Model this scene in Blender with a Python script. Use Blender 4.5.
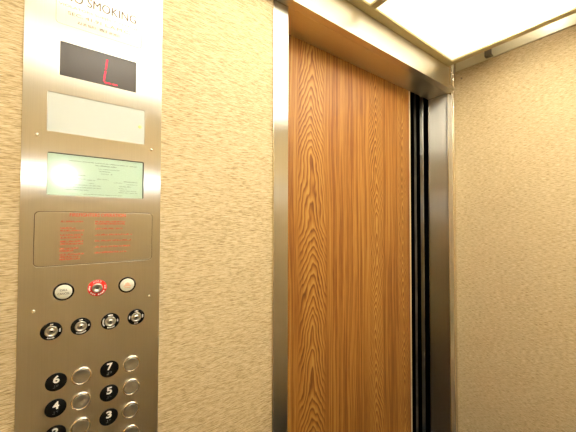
import bpy, bmesh, math, random
from mathutils import Vector, Matrix

for o in list(bpy.data.objects):
    bpy.data.objects.remove(o, do_unlink=True)
S = bpy.context.scene
C = S.collection
PI = math.pi
D = 0.75            # camera to front wall, metres
H = 1.44            # camera height
def X(v): return v * D
def Z(v): return v * D + H

# ------------------------------------------------------------ camera
cd = bpy.data.cameras.new('camera'); cam = bpy.data.objects.new('camera', cd); C.objects.link(cam)
cd.sensor_width = 36.0; cd.lens = 289.45 / 576 * 36.0; cd.clip_start = 0.01
r = Vector((0.81105316, -0.58496812, 0.00225271)); u = Vector((-0.01493743, -0.01686059, 0.99974626)); v = Vector((0.58478171, 0.81088101, 0.02241275))
cam.matrix_world = Matrix(((r.x, u.x, -v.x, 0), (r.y, u.y, -v.y, 0), (r.z, u.z, -v.z, H), (0, 0, 0, 1)))
S.camera = cam
# ------------------------------------------------------------ world, light, exposure
w = bpy.data.worlds.new('world'); S.world = w; w.use_nodes = True
w.node_tree.nodes['Background'].inputs['Color'].default_value = (1, .9, .75, 1)
w.node_tree.nodes['Background'].inputs['Strength'].default_value = 0.0
LIGHT = 14.5                     # watts of each fluorescent tube above the diffusers
fl = bpy.data.lights.new('camera_flash', 'AREA'); fl.shape = 'DISK'; fl.size = 0.035; fl.energy = 1.3; fl.color = (0.92, 0.97, 1.0)
fo = bpy.data.objects.new('camera_flash', fl); C.objects.link(fo)
fo.location = (-0.05, -0.01, H + 0.19); fo.rotation_euler = (-v).to_track_quat('Z', 'Y').to_euler()
for (tx, ty) in ((0.28, .39), (1.13, .36), (0.28, -.22), (1.13, -.22)):
    tl = bpy.data.lights.new('ceiling_tube', 'AREA'); tl.shape = 'RECTANGLE'; tl.size = 0.80; tl.size_y = 0.06; tl.energy = LIGHT * (1.12 if tx > 1 else 1.0); tl.color = (1.0, 0.95, 0.84)
    to = bpy.data.objects.new('ceiling_tube', tl); C.objects.link(to); to.location = (tx, ty, 2.40)
S.view_settings.view_transform = 'Standard'; S.view_settings.look = 'None'
S.view_settings.exposure = 0.0; S.view_settings.gamma = 1.0; S.view_settings.use_curve_mapping = False

# ------------------------------------------------------------ materials
def mat(name, color, rough=0.5, metal=0.0, spec=0.5, emit=None, estr=0.0):
    m = bpy.data.materials.new(name); m.use_nodes = True
    b = m.node_tree.nodes['Principled BSDF']
    b.inputs['Base Color'].default_value = (*color, 1); b.inputs['Roughness'].default_value = rough
    b.inputs['Metallic'].default_value = metal; b.inputs['Specular IOR Level'].default_value = spec
    if emit: b.inputs['Emission Color'].default_value = (*emit, 1); b.inputs['Emission Strength'].default_value = estr
    return m
class N:
    """small helper for wiring nodes"""
    def __init__(s, m): s.t = m.node_tree; s.b = s.t.nodes['Principled BSDF']
    def n(s, k, **kw):
        q = s.t.nodes.new(k)
        for a, c in kw.items(): setattr(q, a, c)
        return q
    def l(s, a, b): s.t.links.new(a, b)
    def math(s, op, a, b=None, c=None):
        q = s.n('ShaderNodeMath', operation=op)
        for i, x in enumerate((a, b, c)):
            if x is None: continue
            if isinstance(x, (int, float)): q.inputs[i].default_value = x
            else: s.l(x, q.inputs[i])
        return q.outputs[0]
    def noise(s, vec, sc, det=2, rough=0.5, dist=0):
        mp = s.n('ShaderNodeMapping'); s.l(vec, mp.inputs[0]); mp.inputs['Scale'].default_value = sc
        q = s.n('ShaderNodeTexNoise'); s.l(mp.outputs[0], q.inputs['Vector'])
        q.inputs['Scale'].default_value = 1; q.inputs['Detail'].default_value = det
        q.inputs['Roughness'].default_value = rough; q.inputs['Distortion'].default_value = dist
        return q.outputs[0]
    def ramp(s, fac, stops, interp='LINEAR'):
        q = s.n('ShaderNodeValToRGB'); q.color_ramp.interpolation = interp; s.l(fac, q.inputs[0])
        e = q.color_ramp.elements
        while len(e) < len(stops): e.new(0.5)
        for i, (p, c) in enumerate(stops):
            e[i].position = p; e[i].color = (*c, 1) if len(c) == 3 else c
        return q.outputs[0]
    def pos(s): return s.n('ShaderNodeTexCoord').outputs['Object']

def steel(name, color, rough=0.32, aniso=0.8, grain='Z', rvar=0.08):
    m = mat(name, color, rough, 1.0); k = N(m); p = k.pos()
    sc = {'Z': (900, 900, 6), 'X': (5, 900, 900), 'Y': (900, 5, 900)}[grain]
    g = k.noise(p, sc, 2, 0.6)
    g2 = k.noise(p, (3, 3, 3), 3, 0.6)
    k.l(k.math('ADD', k.math('MULTIPLY_ADD', g, rvar, rough - rvar / 2), k.math('MULTIPLY_ADD', g2, 0.06, -0.03)), k.b.inputs['Roughness'])
    a, bb = [c * 0.97 for c in color], [min(1, c * 1.03) for c in color]
    k.l(k.ramp(g, [(0.3, a), (0.7, bb)]), k.b.inputs['Base Color'])
    k.b.inputs['Anisotropic'].default_value = aniso
    t = k.n('ShaderNodeCombineXYZ')
    tv = {'Z': (1, 1, 0), 'X': (0, 1, 1), 'Y': (1, 0, 1)}[grain]
    for i in range(3): t.inputs[i].default_value = tv[i]
    k.l(t.outputs[0], k.b.inputs['Tangent'])
    bmp = k.n('ShaderNodeBump'); bmp.inputs['Strength'].default_value = 0.008; bmp.inputs['Distance'].default_value = 0.0004
    k.l(g, bmp.inputs['Height']); k.l(bmp.outputs[0], k.b.inputs['Normal'])
    return m

def fabric(name):
    m = mat(name, (0.6, 0.4, 0.2), 0.9, 0, 0.15); k = N(m); p = k.pos()
    a = k.noise(p, (62, 62, 800), 1, 0.5, 0.1)           # horizontal ribs
    b = k.noise(p, (200, 200, 1100), 2, 0.6)              # broken threads
    c = k.noise(p, (6, 6, 9), 3, 0.6)                     # patchy wear
    h = k.math('ADD', k.math('MULTIPLY', a, 0.7), k.math('MULTIPLY', b, 0.3))
    hh = k.math('ADD', h, k.math('MULTIPLY_ADD', c, 0.06, -0.03))
    col = k.ramp(hh, [(0.34, (0.32, 0.235, 0.12)), (0.44, (0.53, 0.41, 0.235)), (0.54, (0.63, 0.51, 0.315)), (0.66, (0.73, 0.63, 0.43))])
    k.l(col, k.b.inputs['Base Color'])
    bmp = k.n('ShaderNodeBump'); bmp.inputs['Strength'].default_value = 0.6; bmp.inputs['Distance'].default_value = 0.0012
    k.l(h, bmp.inputs['Height']); k.l(bmp.outputs[0], k.b.inputs['Normal'])
    return m

def wood(name):
    m = mat(name, (0.5, 0.25, 0.08), 0.48, 0, 0.4); k = N(m)
    mp = k.n('ShaderNodeMapping'); mp.inputs['Location'].default_value = (1.0, .875, 0); k.l(k.pos(), mp.inputs[0]); p = mp.outputs[0]; sp = k.n('ShaderNodeSeparateXYZ'); k.l(p, sp.inputs[0]); x, z = sp.outputs[0], sp.outputs[2]
    wob = k.noise(p, (3.0, 1, 1.3), 2, 0.5)                   # the figure wanders sideways
    xw = k.math('ADD', x, k.math('MULTIPLY_ADD', wob, 0.07, -0.035))
    # cathedral figure: grain lines climb steeply away from each centre line
    d = None
    for c0, wd in ((0.735, 1.0), (1.135, 1.3), (1.345, 1.5)):
        q = k.math('MULTIPLY', k.math('ABSOLUTE', k.math('SUBTRACT', xw, c0)), wd)
        d = q if d is None else k.math('MINIMUM', d, q)
    mr = k.n('ShaderNodeMapRange', interpolation_type='SMOOTHSTEP'); k.l(d, mr.inputs[0])
    for i_, v_ in ((1, .045), (2, .080), (3, 1.0), (4, 0.0)): mr.inputs[i_].default_value = v_
    mask = mr.outputs[0]
    f0 = k.math('MULTIPLY', k.math('SQRT', k.math('ADD', k.math('MULTIPLY', d, d), 0.00006)), 66.0)
    n1 = k.noise(p, (22, 1, 8), 2, 0.6)
    n2 = k.noise(p, (2.5, 1, 2.6), 2, 0.5)
    ph = k.math('ADD', k.math('MULTIPLY', z, 20.0), f0)
    ph = k.math('ADD', ph, k.math('MULTIPLY', n1, 2.2)); ph = k.math('ADD', ph, k.math('MULTIPLY', n2, 9.0))
    fr_ = k.math('FRACT', ph)
    ring = k.math('MULTIPLY', k.math('POWER', fr_, 1.5), k.math('MINIMUM', k.math('MULTIPLY', k.math('SUBTRACT', 1.0, fr_), 5.0), 1.0))
    xm = k.n('ShaderNodeCombineXYZ'); k.l(xw, xm.inputs[0]); k.l(z, xm.inputs[2])
    flow = k.noise(xm.outputs[0], (85, 1, 1.1), 3, 0.6, 0.5)
    flow = k.math('MULTIPLY_ADD', k.math('SINE', k.math('MULTIPLY', flow, 18.0)), 0.5, 0.5)
    pore = k.noise(p, (330, 1, 10), 3, 0.7)
    streak = k.noise(p, (40, 1, 0.8), 3, 0.6)
    g = k.math('ADD', k.math('MULTIPLY', ring, mask), k.math('MULTIPLY', k.math('MULTIPLY_ADD', flow, 0.36, 0.16), k.math('SUBTRACT', 1.0, mask)))
    f = k.math('ADD', k.math('MULTIPLY', g, 0.49), k.math('MULTIPLY', pore, 0.34))
    f = k.math('ADD', f, k.math('MULTIPLY', streak, 0.36))
    col = k.ramp(f, [(0.34, (0.46, 0.245, 0.056)), (0.48, (0.37, 0.160, 0.030)), (0.62, (0.235, 0.083, 0.014)), (0.77, (0.10, 0.031, 0.005))])
    k.l(col, k.b.inputs['Base Color'])
    bmp = k.n('ShaderNodeBump'); bmp.inputs['Strength'].default_value = 0.12; bmp.inputs['Distance'].default_value = 0.0006
    k.l(pore, bmp.inputs['Height']); k.l(bmp.outputs[0], k.b.inputs['Normal'])
    return m

M = {}
M['steel'] = steel('brushed_steel', (0.66, 0.65, 0.61), 0.30, 1.0, 'Z', 0.03)
M['panel_steel'] = steel('panel_steel', (0.67, 0.655, 0.61), 0.29, 1.0, 'Z', 0.03)
M['jamb_steel'] = steel('jamb_steel', (0.66, 0.65, 0.62), 0.36, 1.0, 'Z', 0.03)
M['steel_x'] = steel('brushed_steel_header', (0.66, 0.62, 0.52), 0.34, 0.6, 'X')
M['button_steel'] = steel('button_steel', (0.53, 0.52, 0.48), 0.38, 0.0)
M['polished'] = mat('polished_metal', (0.80, 0.76, 0.67), 0.20, 1.0)
M['frame'] = mat('ceiling_frame_gold', (0.50, 0.44, 0.25), 0.45, 0.6)
M['bracket'] = mat('bracket_metal', (0.22, 0.19, 0.15), 0.5, 0.5)
M['fabric'] = fabric('ribbed_wall_fabric')
M['wood'] = wood('oak_grain_laminate')
M['pale_strip'] = mat('pale_edge_strip', (0.72, 0.67, 0.50), 0.4, 0.3)
M['black'] = mat('black_enamel', (0.004, 0.004, 0.004), 0.35, 0, 0.2)
M['shaft'] = mat('shaft_painted_dark', (0.002, 0.002, 0.002), 1.0, 0, 0.0)
M['white'] = mat('white_lettering', (0.95, 0.95, 0.95), 0.5)
M['grey_dot'] = mat('grey_braille', (0.16, 0.16, 0.16), 0.4)
M['red'] = mat('red_enamel', (0.78, 0.03, 0.02), 0.4)
M['red_text'] = mat('red_lettering', (0.82, 0.11, 0.06), 0.6)
M['etch'] = mat('dark_etched_lettering', (0.10, 0.07, 0.05), 0.7)
M['etch_pale'] = mat('worn_etched_lettering', (0.20, 0.16, 0.11), 0.7)
M['cream'] = mat('cream_plastic', (0.80, 0.80, 0.70), 0.3)
M['orange'] = mat('faded_orange_print', (0.80, 0.52, 0.36), 0.6)
M['dark_text'] = mat('dark_print', (0.16, 0.15, 0.13), 0.6)
M['smoke'] = mat('smoked_display', (0.055, 0.045, 0.042), 0.22)
M['led'] = mat('red_segment', (0.5, 0.01, 0.02), 0.4, 0, 0.5, (1.0, 0.012, 0.06), 1.3)
M['lens'] = mat('frosted_lens', (0.60, 0.65, 0.63), 0.35)
M['glow'] = mat('green_glow', (0.72, 0.80, 0.30), 0.4, 0, 0.5, (0.75, 1.0, 0.15), 0.1)
M['paper'] = mat('pale_green_paper', (0.80, 0.88, 0.81), 0.8, 0, 0.2)
M['print'] = mat('grey_green_print', (0.20, 0.25, 0.21), 0.8)
M['print_dark'] = mat('black_print', (0.08, 0.09, 0.08), 0.8)
M['floor'] = mat('dark_floor_tile', (0.03, 0.026, 0.022), 0.6)
M['grey_paint'] = mat('plenum_paint', (0.62, 0.56, 0.42), 0.8)
m = mat('clear_pane', (1, 1, 1), 0.05); k = N(m)
tr = k.n('ShaderNodeBsdfTransparent'); tr.inputs[0].default_value = (0.93, 0.98, 0.96, 1)
gl = k.n('ShaderNodeBsdfGlossy'); gl.inputs['Roughness'].default_value = 0.13
mx = k.n('ShaderNodeMixShader'); mx.inputs[0].default_value = 0.035
k.l(tr.outputs[0], mx.inputs[1]); k.l(gl.outputs[0], mx.inputs[2])
k.l(mx.outputs[0], [q for q in m.node_tree.nodes if q.type == 'OUTPUT_MATERIAL'][0].inputs['Surface']); M['pane'] = m
m = mat('lit_diffuser', (0.9, 0.9, 0.85)); k = N(m)
tr = k.n('ShaderNodeBsdfTranslucent'); tr.inputs[0].default_value = (0.96, 0.95, 0.90, 1)
df = k.n('ShaderNodeBsdfDiffuse'); df.inputs[0].default_value = (0.90, 0.89, 0.82, 1)
mx = k.n('ShaderNodeMixShader'); mx.inputs[0].default_value = 0.35
k.l(tr.outputs[0], mx.inputs[1]); k.l(df.outputs[0], mx.inputs[2])
k.l(mx.outputs[0], [q for q in m.node_tree.nodes if q.type == 'OUTPUT_MATERIAL'][0].inputs['Surface'])
M['diffuser'] = m

# ------------------------------------------------------------ mesh helpers (world coordinates, metres)
class MB:
    def __init__(s): s.v = []; s.f = []; s.m = []; s.sm = []
    def add(s, vs, fs, mi=0, smooth=False):
        o = len(s.v); s.v += [tuple(q) for q in vs]
        for f in fs: s.f.append([i + o for i in f]); s.m.append(mi); s.sm.append(smooth)
        return s
    def box(s, x0, x1, y0, y1, z0, z1, mi=0, bev=0.0):
        if bev <= 0:
            vs = [(x, y, z) for x in (x0, x1) for y in (y0, y1) for z in (z0, z1)]
            return s.add(vs, [(0, 1, 3, 2), (4, 6, 7, 5), (0, 4, 5, 1), (2, 3, 7, 6), (0, 2, 6, 4), (1, 5, 7, 3)], mi)
        bm = bmesh.new(); bmesh.ops.create_cube(bm, size=1)
        for q in bm.verts:
            q.co = Vector((x0 + (q.co.x + .5) * (x1 - x0), y0 + (q.co.y + .5) * (y1 - y0), z0 + (q.co.z + .5) * (z1 - z0)))
        bmesh.ops.bevel(bm, geom=bm.edges[:], offset=bev, segments=3, affect='EDGES', profile=0.5)
        bm.verts.index_update()
        s.add([q.co[:] for q in bm.verts], [[q.index for q in f.verts] for f in bm.faces], mi); bm.free(); return s
    def lathe(s, cx, y, cz, prof, mi=0, n=40, smooth=True):
        """profile of (radius, towards the viewer) turned about a Y axis on the front wall"""
        vs = []; fs = []
        for rr, d in prof:
            for i in range(n):
                a = 2 * PI * i / n; vs.append((cx + max(rr, 1e-5) * math.cos(a), y - d, cz + max(rr, 1e-5) * math.sin(a)))
        for j in range(len(prof) - 1):
            for i in range(n):
                a, b = j * n + i, j * n + (i + 1) % n
                fs.append((a, b, b + n, a + n))
        return s.add(vs, fs, mi, smooth)
    def arc(s, cx, y, cz, r0, r1, a0, a1, mi=0, n=10):
        vs = []
        for i in range(n + 1):
            a = math.radians(a0 + (a1 - a0) * i / n)
            for rr in (r0, r1): vs.append((cx + rr * math.cos(a), y, cz + rr * math.sin(a)))
        return s.add(vs, [(2 * i, 2 * i + 1, 2 * i + 3, 2 * i + 2) for i in range(n)], mi)
    def rect(s, x0, x1, z0, z1, y, mi=0):
        return s.add([(x0, y, z0), (x1, y, z0), (x1, y, z1), (x0, y, z1)], [(0, 1, 2, 3)], mi)
    def poly(s, pts, y, mi=0): return s.add([(a, y, b) for a, b in pts], [list(range(len(pts)))], mi)
    def text(s, txt, x0, x1, z0, h, y, mi=0, bold=0.0, ang=None):
        """lettering fitted between x0 and x1, cap height h, on the wall plane y"""
        vs, fs = text_geo(txt, bold)
        ax, bx = min(q[0] for q in vs), max(q[0] for q in vs); az, bz = min(q[1] for q in vs), max(q[1] for q in vs)
        out = [(x0 + (q[0] - ax) / (bx - ax) * (x1 - x0), z0 + (q[1] - az) / (bz - az) * h) for q in vs]
        if ang is not None:
            (px, pz, t) = ang; c_, s_ = math.cos(t), math.sin(t)
            out = [(px + (a - px) * c_ - (b - pz) * s_, pz + (a - px) * s_ + (b - pz) * c_) for a, b in out]
        return s.add([(a, y, b) for a, b in out], fs, mi)
    def build(s, name, mats, parent=None):
        me = bpy.data.meshes.new(name)
        o = bpy.data.objects.new(name, me); C.objects.link(o)
        off = Vector((0, 0, 0))
        if parent:
            o.parent = parent; q = parent
            while q: off = off + q.location; q = q.parent
        me.from_pydata([tuple(Vector(q) - off) for q in s.v], [], s.f)
        for mm in (mats if isinstance(mats, (list, tuple)) else [mats]): me.materials.append(M[mm])
        for i, p in enumerate(me.polygons): p.material_index = s.m[i]; p.use_smooth = s.sm[i]
        bm = bmesh.new(); bm.from_mesh(me); bmesh.ops.recalc_face_normals(bm, faces=bm.faces[:]); bm.to_mesh(me); bm.free()
        me.update(); return o
_tc = {}
def curve_geo(cu):
    o = bpy.data.objects.new('tmp', cu); C.objects.link(o)
    dg = bpy.context.evaluated_depsgraph_get(); dg.update()
    me = bpy.data.meshes.new_from_object(o.evaluated_get(dg))
    vs = [q.co[:] for q in me.vertices]; fs = [list(p.vertices) for p in me.polygons]
    bpy.data.objects.remove(o); bpy.data.curves.remove(cu); bpy.data.meshes.remove(me)
    return vs, fs
def text_geo(t, bold=0.0):
    if (t, bold) in _tc: return _tc[(t, bold)]
    cu = bpy.data.curves.new('tmp', 'FONT'); cu.body = t; cu.resolution_u = 4; cu.offset = bold
    _tc[(t, bold)] = curve_geo(cu); return _tc[(t, bold)]
def rrect(x0, x1, z0, z1, rad, n=6):
    pts = []
    for cx, cz, a0 in ((x1 - rad, z1 - rad, 0), (x0 + rad, z1 - rad, 90), (x0 + rad, z0 + rad, 180), (x1 - rad, z0 + rad, 270)):
        for i in range(n + 1):
            a = math.radians(a0 + 90 * i / n); pts.append((cx + rad * math.cos(a), cz + rad * math.sin(a)))
    return pts
def plate_geo(loops, th, bev):
    """flat plate with holes cut through it: (vertices on XZ, thickness centred on y=0)"""
    cu = bpy.data.curves.new('tmp', 'CURVE'); cu.dimensions = '2D'; cu.fill_mode = 'BOTH'
    for lp in loops:
        sp = cu.splines.new('POLY'); sp.points.add(len(lp) - 1)
        for i, (a, b) in enumerate(lp): sp.points[i].co = (a, b, 0, 1)
        sp.use_cyclic_u = True
    cu.extrude = th / 2 - bev; cu.bevel_depth = bev; cu.bevel_resolution = 1; cu.offset = -bev
    vs, fs = curve_geo(cu)
    return [(a, c, b) for a, b, c in vs], fs
def tag(o, label=None, cat=None, group=None, kind=None):
    if label: o['label'] = label
    if cat: o['category'] = cat
    if group: o['group'] = group
    if kind: o['kind'] = kind
    return o
def struct(o): o['kind'] = 'structure'; return o
def empty(name, loc):
    o = bpy.data.objects.new(name, None); C.objects.link(o); o.location = loc; o.empty_display_size = 0.1; return o

# ------------------------------------------------------------ the car: walls, floor, ceiling
XL, XR, YB, YF, TOP = -0.38, 1.68, -0.62, 0.752, 2.45
struct(MB().box(XL - .05, XR + .05, YB - .05, 1.20, -0.06, 0).build('floor', 'floor'))
struct(MB().box(XL - .05, XR + .05, YB - .05, 1.20, TOP, TOP + .05).build('ceiling', 'grey_paint'))
zs = Z(0.93)      # underside of the header
b = MB().box(XL, X(.642), YF, YF + .05, 0, TOP)
b.box(X(.642), XR, YF, YF + .048, zs + .012, TOP)
struct(b.build('wall_front', 'fabric'))
struct(MB().box(XR, XR + .05, YB, YF + .05, 0, TOP).build('wall_right', 'fabric'))
struct(MB().box(XL - .05, XL, YB, YF + .05, 0, TOP).build('wall_left', 'fabric'))
struct(MB().box(XL, XR, YB - .05, YB, 0, TOP).build('wall_back', 'fabric'))
# shaft behind the partly open door, its darkness painted in near-black
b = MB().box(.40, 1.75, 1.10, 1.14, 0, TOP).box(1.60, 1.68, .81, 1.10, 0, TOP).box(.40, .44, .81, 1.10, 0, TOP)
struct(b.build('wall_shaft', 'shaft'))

# left jamb: narrow brushed face, hollow return behind it
jx0, jx1 = X(.642), X(.7195)
b = MB().box(jx0 + .002, jx1, .748, .853, 0, zs - .0005, 0, 0.0012)
b.box(jx0 - .0005, jx0 + .003, .7465, .756, 0, zs - .0005, 1, 0.0006)
struct(b.build('trim_1', ['steel', 'polished']))
# right jamb: deep return, front strip, rounded corner post up to the ceiling
jr = X(2.128)
b = MB().box(jr, jr + .03, .752, .853, 0, zs - .0005, 0, 0.002)
b.box(jr, 1.644, .748, .760, 0, zs - .0005, 0, 0.002)
def vround(mb, cx, cy, rad, z0, z1, mi, n=16):
    vs = []
    for zz in (z0, z1):
        for i in range(n + 1):
            a = PI + PI * i / n; vs.append((cx + rad * math.cos(a), cy + rad * 0.55 * math.sin(a), zz))
    mb.add(vs, [(i, i + 1, n + 2 + i, n + 1 + i) for i in range(n)], mi, True)
vround(b, 1.6525, .751, .0085, 0, TOP, 1)
vround(b, 1.6705, .751, .0085, 0, TOP, 1)
b.box(jr - .0012, jr + .002, .8535, .8570, 0, zs - .001, 1, .0006)
b.box(jr - .0012, jr + .0022, .7468, .7496, 0, zs - .001, 1, .0008)
struct(b.build('trim_2', ['jamb_steel', 'polished']))
# header: bright fascia, soffit and a small folded lip at its right end
b = MB().box(.44, X(2.06), X(.954), .7475, zs, Z(1.0755) - .0012, 0, 0.0010)
b.box(X(2.06) - .001, X(2.135), X(.954), .7475, zs, zs + .020, 0, 0.001)
b.box(X(.7195) + .0005, jr - .0005, .7475, .856, zs, zs + .010, 0)
struct(b.build('trim_3', ['steel_x']))
# pale metal strip above the fabric of the right wall
b = MB().box(XR - .004, XR, YB, .742, Z(1.112), TOP - .001, 0, 0.001)
b.box(XR - .006, XR - .003, YB, .742, Z(1.112), Z(1.135), 0, 0.001)
struct(b.build('trim_4', ['pale_strip', 'steel']))
# dark upright profiles in the gap beside the door
b = MB().box(1.546, 1.549, .902, .908, 0, 2.20, 1).box(1.560, 1.565, .868, .886, 0, 2.20, 0, .001).box(1.588, 1.598, .935, .938, 0, 2.2, 1)
struct(b.build('trim_5', ['steel', 'bracket']))

# sliding door leaf
dr = empty('door_1', (1.0, .875, 0)); struct(dr); dr['label'] = 'wood grain elevator door standing slightly open'
de = X(1.888)
MB().box(.46, de - .010, X(1.144), .892, .008, 2.30, 0, .0008).build('door_panel', 'wood', dr)
e = MB().box(de - .0098, de, X(1.144) - .0015, .893, .008, 2.30, 0, .001).build('edge_trim', 'pale_strip', dr); e['label'] = 'pale metal edge strip'

# ------------------------------------------------------------ suspended light ceiling
ZC = Z(1.0755)
xc = [X(-.525 + .84 * i) for i in range(4)]       # left edges of the bars
bars_x = [(X(-.505), X(-.475)), (X(.317), X(.355)), (X(1.157), X(1.195)), (X(2.003), X(2.047))]
bars_y = [(-.56, -.53), (X(.07), X(.11)), (X(.909), X(.975))]
fr = empty('light_grid_frame', (.6, .1, ZC)); tag(fr, 'gold-brown metal grid frame holding the bright ceiling light panels', 'light frame')
b = MB()
for (a, c) in (bars_x[0], bars_x[3]): b.box(a, c, bars_y[0][0], bars_y[2][1], ZC, ZC + .018, 0, .001)
for (a, c) in (bars_y[0], bars_y[2]): b.box(bars_x[0][1], bars_x[3][0], a, c, ZC, ZC + .018, 0, .001)
b.build('outer_rim', 'frame', fr)
b = MB()                          # unseen sheets added above the rim to stop tube light leaking out
hx0, hx1, hy0, hy1 = bars_x[0][0] + .002, bars_x[3][1] - .006, bars_y[0][0] + .002, bars_y[2][1] - .004
b.box(hx0, hx0 + .002, hy0, hy1, ZC + .0185, 2.449); b.box(hx1 - .002, hx1, hy0, hy1, ZC + .0185, 2.385)
b.box(hx0 + .002, hx1 - .002, hy0, hy0 + .002, ZC + .0185, 2.449); b.box(hx0 + .002, hx1 - .002, hy1 - .002, hy1, ZC + .0185, 2.449)
b.build('added_light_baffle', 'grey_paint', fr)
for (a, c) in bars_x[1:3]:
    MB().box(a, c, bars_y[0][1], bars_y[2][0], ZC + .0005, ZC + .017, 0, .001).build('crossbar', 'frame', fr)
for i in range(3):
    MB().box(bars_x[i][1], bars_x[i + 1][0], bars_y[1][0], bars_y[1][1], ZC + .001, ZC + .0165, 0, .001).build('crossbar', 'frame', fr)
for yy in (.562, .02):
    q = MB().box(XR - .032, XR - .026, yy, yy + .030, Z(1.118), Z(1.118) + .072, 0, .001)
    q.box(X(2.047) - .004, XR - .006, yy, yy + .030, Z(1.118) + .0722, Z(1.118) + .076, 0)
    q.box(XR - .026, XR - .006, yy, yy + .030, Z(1.118), Z(1.118) + .004, 0)
    q.box(X(2.047) - .004, X(2.047), yy, yy + .030, ZC + .0185, Z(1.118) + .072, 0)
    q = q.build('mounting_bracket', 'bracket', fr)
    q['label'] = 'small dark angle bracket bridging frame and wall'
lab = {(2, 1): 'large bright square ceiling light panel in the corner above the door and right wall',
       (1, 1): 'bright ceiling light panel left of the crossbar above the door header',
       (0, 1): 'ceiling light panel above the control panel',
       (0, 0): 'rear ceiling light panel beside the left wall',
       (1, 0): 'rear middle ceiling light panel behind the camera',
       (2, 0): 'rear ceiling light panel beside the right wall'}
for (i, j), t in lab.items():
    x0, x1 = bars_x[i][1], bars_x[i + 1][0]; y0, y1 = bars_y[j][1], bars_y[j + 1][0]
    o = MB(); o.add([(x0 + .0005, y0 + .0005, ZC + .008), (x1 - .0005, y0 + .0005, ZC + .008), (x1 - .0005, y1 - .0005, ZC + .008), (x0 + .0005, y1 - .0005, ZC + .008)], [(0, 1, 2, 3)])
    o = o.build('fluorescent_light', 'diffuser')
    tag(o, t, 'ceiling light', 'ceiling light panels')

# small screw in the right wall beside the corner post
o = MB()
vs = []; n = 16
for rr, dx in ((.0045, 0), (.0042, .0012), (.002, .0018), (.00001, .0018)):
    for i in range(n): a = 2 * PI * i / n; vs.append((XR - dx - .0001, X(.952) + rr * math.cos(a), Z(1.05) + rr * math.sin(a)))
o.add(vs, [(j * n + i, j * n + (i + 1) % n, (j + 1) * n + (i + 1) % n, (j + 1) * n + i) for j in range(3) for i in range(n)], 0, True)
tag(o.build('screw', 'bracket'), 'tiny dark screw head in the fabric wall below the ceiling corner', 'screw')

# ------------------------------------------------------------ car operating panel
PC = .045                                  # centre line
px0, px1 = X(-.1235), X(.2118)
FY, BY = .7490, .7520                      # front face, back face
cp = empty('elevator_control_panel', (X(PC), BY, Z(0)))
tag(cp, 'tall brushed steel elevator control panel with floor buttons and a red digital display', 'control panel')
disp = (X(-.0497), X(.137), Z(.402), Z(.4963)); lens = (X(-.0737), X(.1625), Z(.245), Z(.351))
cert = (X(-.0717), X(.162), Z(.0727), Z(.1879)); acc = (X(-.095), X(.1880), Z(-.118), Z(.0277))
def sh(rc, d): return (rc[0] - d, rc[1] + d, rc[2] - d, rc[3] + d)
holes = [rrect(*disp, .0008), rrect(*lens, .0015), rrect(*cert, .003), rrect(*sh(acc, .0006), .0085)]
vs, fs = plate_geo([rrect(px0, px1, Z(-.95), Z(.78), .002)] + holes, .003, .0004)
MB().add([(a, BY - .0015 + y, c) for a, y, c in vs], fs).build('faceplate', 'panel_steel', cp)

# --- no smoking notice, etched
b = MB(); ny = FY - .0002
b.text('NO SMOKING', X(-.043), X(.1340), Z(.6160), X(.0250), ny, 0)
b.text('NO SMOKING', X(-.043) + .0005, X(.1340) + .0005, Z(.6160), X(.0250), ny - .00005, 0)
b.text('VIOLATORS SUBJECT TO FINE', X(-.054), X(.1400), Z(.5945), X(.0088), ny, 1)
b.text('SEC. 41.91 L.A.M.C.', X(-.034), X(.118), Z(.5765), X(.0090), ny, 1)
random.seed(4)
def words(mb, x0, x1, z0, h, y, mi, seed=1, wl=(.004, .010), gap=.0016):
    """a line of print too small to read: broken strokes of letter height"""
    rr = random.Random(seed); x = x0
    while x < x1 - .0012:
        e = min(x1, x + rr.uniform(*wl)); q = x
        while q < e - .0004:
            ww = rr.uniform(.0006, .0011); k_ = rr.random()
            if k_ < .75: mb.rect(q, min(q + ww * .62, e), z0, z0 + h, y, mi)
            mb.rect(q, min(q + ww, e), z0 + (h * .68 if k_ < .5 else 0), z0 + h * (1.0 if k_ < .5 else .34), y, mi)
            q += ww + .00022
        x = e + gap
words(b, X(-.012), X(.030), Z(.5580), X(.007), ny, 1, 5)
words(b, X(.040), X(.058), Z(.5580), X(.008), ny, 0, 6, (.008, .010))
words(b, X(.064), X(.090), Z(.5580), X(.006), ny, 1, 7)
ol = rrect(X(-.060), X(.150), Z(.5440), Z(.672), .006); il = rrect(X(-.060) + .0007, X(.150) - .0007, Z(.5440) + .0007, Z(.672) - .0007, .0055)
n = len(ol); b.add([(a, ny, c) for a, c in ol + il], [(i, (i + 1) % n, n + (i + 1) % n, n + i) for i in range(n)], 1)
tag(b.build('smoking_notice', ['etch', 'etch_pale'], cp), 'etched no smoking notice')

# --- floor display
q = MB().box(disp[0] - .002, disp[1] + .002, FY + .0015, BY + .0, disp[2] - .0, disp[3] + .0).build('floor_display', 'smoke', cp)
q['label'] = 'dark smoked floor display window'
b = MB(); sy = FY + .0013
def bar(p, q, wd):
    (a, c), (d, e) = p, q; L = math.hypot(d - a, e - c); nx, nz = -(e - c) / L * wd / 2, (d - a) / L * wd / 2
    tx, tz = (d - a) / L * wd * .5, (e - c) / L * wd * .5
    b.poly([(a, c), (a + tx + nx, c + tz + nz), (d - tx + nx, e - tz + nz), (d, e), (d - tx - nx, e - tz - nz), (a + tx - nx, c + tz - nz)], sy)
bar((X(.0605), Z(.4815)), (X(.0568), Z(.4485)), .0032)
bar((X(.0565), Z(.4465)), (X(.0525), Z(.4135)), .0032)
bar((X(.0535), Z(.4115)), (X(.0715), Z(.4115)), .0028); bar((X(.0735), Z(.4112)), (X(.0880), Z(.4112)), .0026)
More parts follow.
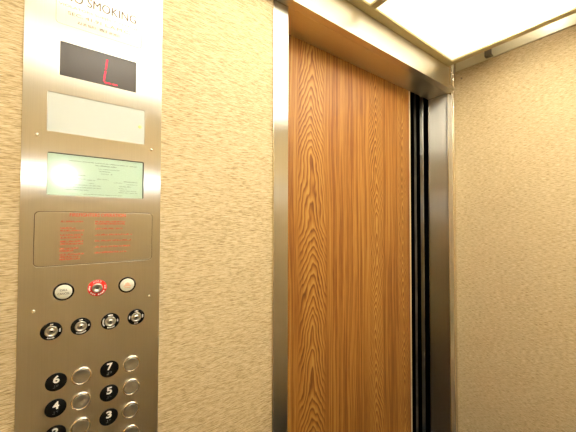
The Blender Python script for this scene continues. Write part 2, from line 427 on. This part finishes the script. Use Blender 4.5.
tag(b.build('display_letter', 'led', q), 'glowing red segmented letter L')

# --- frosted emergency light lens
q = MB().box(lens[0], lens[1], FY + .0010, BY, lens[2], lens[3]).build('frosted_lens', 'lens', cp)
q['label'] = 'pale frosted rectangular lens'
MB().lathe(X(.150), FY + .0008, Z(.2975), [(.004, 0), (.003, .0006), (0, .0007)], 0, 20).build('indicator_lamp', 'glow', q)['label'] = 'faint yellow-green glow'

# --- certificate behind its clear cover
q = MB().rect(cert[0] - .0, cert[1], cert[2], cert[3], BY - .0002)
q = q.build('certificate_backing', 'black', cp)
b = MB().box(cert[0] + .0003, cert[1] - .0022, BY - .0008, BY - .0003, cert[2] + .0006, cert[3] - .0014)
ty = BY - .00095; W = cert[1] - cert[0]; Hh = cert[3] - cert[2]
def cl(a0, a1, bt, h, mi=1, seed=1): words(b, cert[0] + a0 * W, cert[0] + a1 * W, cert[3] - bt * Hh, h, ty, mi, seed, (.005, .013), .0012)
cl(.20, .93, .16, .0016, 1, 2); cl(.46, .70, .225, .0022, 1, 3); cl(.49, .72, .30, .0013, 1, 4); cl(.50, .62, .36, .0016, 1, 5)
cl(.52, .60, .42, .0012, 1, 8); cl(.625, .64, .42, .0022, 2, 5)
cl(.14, .36, .50, .0015, 1, 9); cl(.16, .36, .585, .0013, 1, 10); cl(.16, .27, .65, .0012, 1, 11); cl(.38, .46, .60, .0013, 1, 12)
cl(.48, .60, .56, .0016, 1, 13); cl(.40, .45, .68, .0012, 1, 14); cl(.66, .75, .62, .0014, 1, 15); cl(.77, .93, .58, .0018, 1, 16); cl(.80, .93, .645, .0013, 1, 17)
cl(.17, .52, .735, .0014, 1, 18); cl(.17, .52, .795, .0013, 1, 19); cl(.17, .40, .855, .0013, 1, 20)
cl(.72, .86, .71, .0015, 1, 21); cl(.71, .80, .765, .0012, 1, 22); cl(.72, .92, .82, .0013, 1, 23); cl(.71, .93, .87, .0012, 1, 24)
cl(.34, .76, .955, .0013, 1, 25)
tag(b.build('certificate', ['paper', 'print', 'print_dark'], cp), 'pale green printed certificate')
MB().box(cert[0] + .0002, cert[1] - .0002, FY + .0004, FY + .0010, cert[2] + .0002, cert[3] - .0002).build('clear_cover', 'pane', cp)

# --- firefighters' door with red lettering
vs, fs = plate_geo([rrect(*sh(acc, -.0005), .008)], .0028, .0004)
q = MB().add([(a, BY - .0013 + y, c) for a, y, c in vs], fs).build('access_door', 'panel_steel', cp)
MB().rect(acc[0] - .001, acc[1] + .001, acc[2] - .001, acc[3] + .001, BY - .0001).build('door_gap_backing', 'etch', cp)
b = MB(); ty = FY - .00025 + .0003 - .0003
b.text('FIREFIGHTERS OPERATION', X(-.0215), X(.1135), Z(.0150), X(.0095), ty, 0, .0)
b.text('FIREFIGHTERS OPERATION', X(-.0215) + .0002, X(.1135) + .0002, Z(.0150), X(.0095), ty - .00005, 0, .0)
def fw(x0, x1, z, h, seed): words(b, X(x0), X(x1), Z(z), X(h) * .86, ty, 0, seed, (.006, .014), .0011)
rows = [(-.0007, -.0412, .009, 1), (-.0185, -.0412, -.008, 2), (-.0255, -.0412, .012, 3), (-.0375, -.0412, .009, 4), (-.0450, -.0412, .006, 5),
        (-.0555, -.0412, .010, 6), (-.0625, -.0412, .010, 7), (-.0745, -.042, .000, 8), (-.0810, -.042, -.012, 9),
        (-.0910, -.042, .012, 10), (-.0975, -.042, .000, 11), (-.1040, -.042, .003, 12)]
for z, a, c, sd in rows: fw(a, c, z, .0050, sd)
for z, c, sd in [(-.0010, .113, 31), (-.0072, .113, 32), (-.0210, .106, 33), (-.0388, .132, 34), (-.0560, .130, 35), (-.0735, .128, 36), (-.0900, .118, 37)]:
    fw(.0370, c, z, .0052, sd)
tag(b.build('instruction_lettering', 'red_text', q), 'small red firefighters operation lettering')

R = X(.0234)
# --- call cancel and helmet push buttons
def round_button(cx, cz, name, label):
    o = MB().lathe(cx, FY, cz, [(R, 0), (R, .0014), (R - .0006, .0018), (R - .0030, .0018), (R - .0034, .0008)], 0).build(name, 'black', cp)
    o['label'] = label
    c = MB().lathe(cx, FY, cz, [(R - .0034, 0), (R - .0034, .0018), (R - .0042, .0024), (0, .0027)], 0)
    return o, c
o, c = round_button(X(-.0313), Z(-.1895), 'call_cancel_button', 'white button in a black rim lettered CALL CANCEL')
cx, cz = X(-.0313), Z(-.1895)
c.text('CALL', cx - .0062, cx + .0062, cz + .0018, .0042, FY - .0031, 1, .012); c.text('CANCEL', cx - .0098, cx + .0098, cz - .0054, .0042, FY - .0031, 1, .012)
c.build('button_face', ['cream', 'dark_text'], o)
o, c = round_button(X(.1206), Z(-.1895), 'fire_button', 'white button in a black rim with faded orange emblem')
cx, cz = X(.1206), Z(-.1895)
c.poly([(cx - .008, cz - .003), (cx + .008, cz - .003), (cx + .0075, cz - .0015), (cx + .005, cz), (cx + .004, cz + .004), (cx, cz + .006), (cx - .004, cz + .004), (cx - .005, cz), (cx - .0075, cz - .0015)], FY - .0030, 1)
c.rect(cx - .006, cx + .006, cz - .0065, cz - .0048, FY - .0030, 1)
c.build('button_face', ['cream', 'orange'], o)

# --- red ringed key switch
cx, cz = X(.0450), Z(-.1889)
b = MB().lathe(cx, FY, cz, [(R, 0), (R, .0008), (R - .0003, .0010), (0, .0010)], 0)
def ringtext(mb, txt, cx, cz, rad, a_mid, step, h, y, mi, flip=False):
    for i, ch in enumerate(txt):
        if ch == ' ': continue
        k_ = i - (len(txt) - 1) / 2
        a = math.radians(a_mid + (k_ * step if flip else -k_ * step)); tx, tz = cx + rad * math.cos(a), cz + rad * math.sin(a)
        rot = a - PI / 2 + (PI if flip else 0)
        mb.text(ch, tx - h * .36, tx + h * .36, tz - h / 2, h, y, mi, .02, (tx, tz, rot))
ringtext(b, 'HOLD', cx, cz, .0142, 90, 17, .0038, FY - .0012, 1)
for a0, a1 in ((-12, 2), (6, 18), (158, 170), (174, 188), (192, 200), (214, 226), (231, 242), (246, 256), (276, 286), (290, 302), (306, 316), (320, 332)):
    b.arc(cx, FY - .0012, cz, .0128, .0156, a0, a1, 1, 4)
o = b.build('red_switch_ring', ['red', 'white'], cp); o['label'] = 'red ring with white lettering around a key switch'
k_ = MB().lathe(cx, FY, cz, [(.0098, .001), (.0098, .0040), (.0085, .0055), (.0062, .0058), (.0056, .0046), (0, .0046)], 0)
k_.box(cx - .0026, cx + .0026, FY - .0050, FY - .0045, cz - .0010, cz + .0010, 1); k_.build('key_cylinder', ['button_steel', 'black'], o)

# --- four black key switches
cfg = [(-.0559, [(100, 78), (12, -14), (290, 242)], 'upper left key switch with a black ring, furthest left of the four', 1.12),
       (.0084, [(105, 78), (310, 235), (10, -6)], 'second key switch from the left in the black-ringed row', .92),
       (.0785, [(110, 72), (215, 145), (305, 245), (16, -8)], 'third key switch from the left with a long white arc', .92),
       (.1460, [(105, 72), (18, -14), (195, 160), (285, 255)], 'rightmost key switch of the black-ringed row', .92)]
for xx, arcs, label, kk in cfg:
    cx, cz = X(xx), Z(-.2907)
    b = MB().lathe(cx, FY, cz, [(R, 0), (R, .0008), (R - .0003, .0010), (0, .0010)], 0)
    for a0, a1 in arcs:
        a = a1
        while a < a0 - 3:
            b.arc(cx, FY - .0012, cz, .0124, .0148, a, min(a + 9, a0), 1, 3); a += 11
    o = b.build('key_switch', ['black', 'white'], cp); o['label'] = label
    k_ = MB().lathe(cx, FY, cz, [(.0105, .001), (.0105, .0030), (.0098, .0036), (.0078, .0036), (.0074, .0026), (.0052, .0026), (.0050, .0034), (0, .0034)], 0)
    k_.build('key_cylinder', 'button_steel', o)
    MB().box(cx - .0024 * kk, cx + .0024 * kk, FY - .0038, FY - .0033, cz - .0014, cz + .0014, 0).build('keyhole', 'black', o)

# --- floor buttons and their number plates
brl = {'1': '1', '2': '12', '3': '14', '4': '145', '5': '15', '6': '124', '7': '1245', '#': '3456'}
def plate(num, cx, cz):
    b = MB().lathe(cx, FY, cz, [(R, 0), (R, .0007), (R - .0004, .0010), (0, .0010)], 0)
    wd = .0052 if num != '1' else .003
    b.text(num, cx - wd + .0003, cx + wd + .0003, cz - .0020, .0150, FY - .0012, 1, .034)
    for j, ch in enumerate(('#', num)):
        for d_ in brl[ch]:
            d_ = int(d_) - 1; dx = (d_ // 3) * .0021; dz = -(d_ % 3) * .0021
            b.lathe(cx - .0042 + j * .0055 + dx, FY - .0010, cz - .0066 + dz, [(.0007, 0), (.0005, .0004), (0, .0005)], 2, 8)
    o = b.build('number_plate', ['black', 'white', 'grey_dot'], cp); o['label'] = 'black number plate reading ' + num
def button(cx, cz, num):
    o = MB().lathe(cx, FY, cz, [(R + .0003, 0), (R + .0003, .0022), (R - .0006, .0040), (R - .0020, .0044), (R - .0032, .0034), (R - .0034, .0010)], 0).build('floor_button', 'polished', cp)
    o['label'] = 'round steel floor button right of the number ' + num
    MB().lathe(cx, FY, cz, [(R - .0035, .0008), (R - .0036, .0036), (R - .0042, .0042), (R - .0060, .0041), (R - .0095, .0034), (0, .0030)], 0, 48).build('button_cap', 'button_steel', o)
for num, xl, xb, z in (('6', -.0436, .0117, -.4280), ('4', -.0436, .0117, -.4968), ('2', -.0436, .0117, -.5662),
                       ('7', .0783, .1348, -.4290), ('5', .0783, .1348, -.4982), ('3', .0783, .1348, -.5670), ('1', .0783, .1348, -.6360)):
    plate(num, X(xl), Z(z)); button(X(xb), Z(z), num)

# --- screws
for sx in (-.138, .138):
    for sz in (.2300, -.2323):
        cx, cz = X(PC + sx), Z(sz)
        b = MB().lathe(cx, FY, cz, [(.0030, 0), (.0029, .0008), (.0020, .0014), (.0009, .0016), (0, .0016)], 0, 20)
        b.box(cx - .0018, cx + .0018, FY - .0017, FY - .0014, cz - .0003, cz + .0003, 1)
        b.build('screw', ['polished', 'black'], cp)
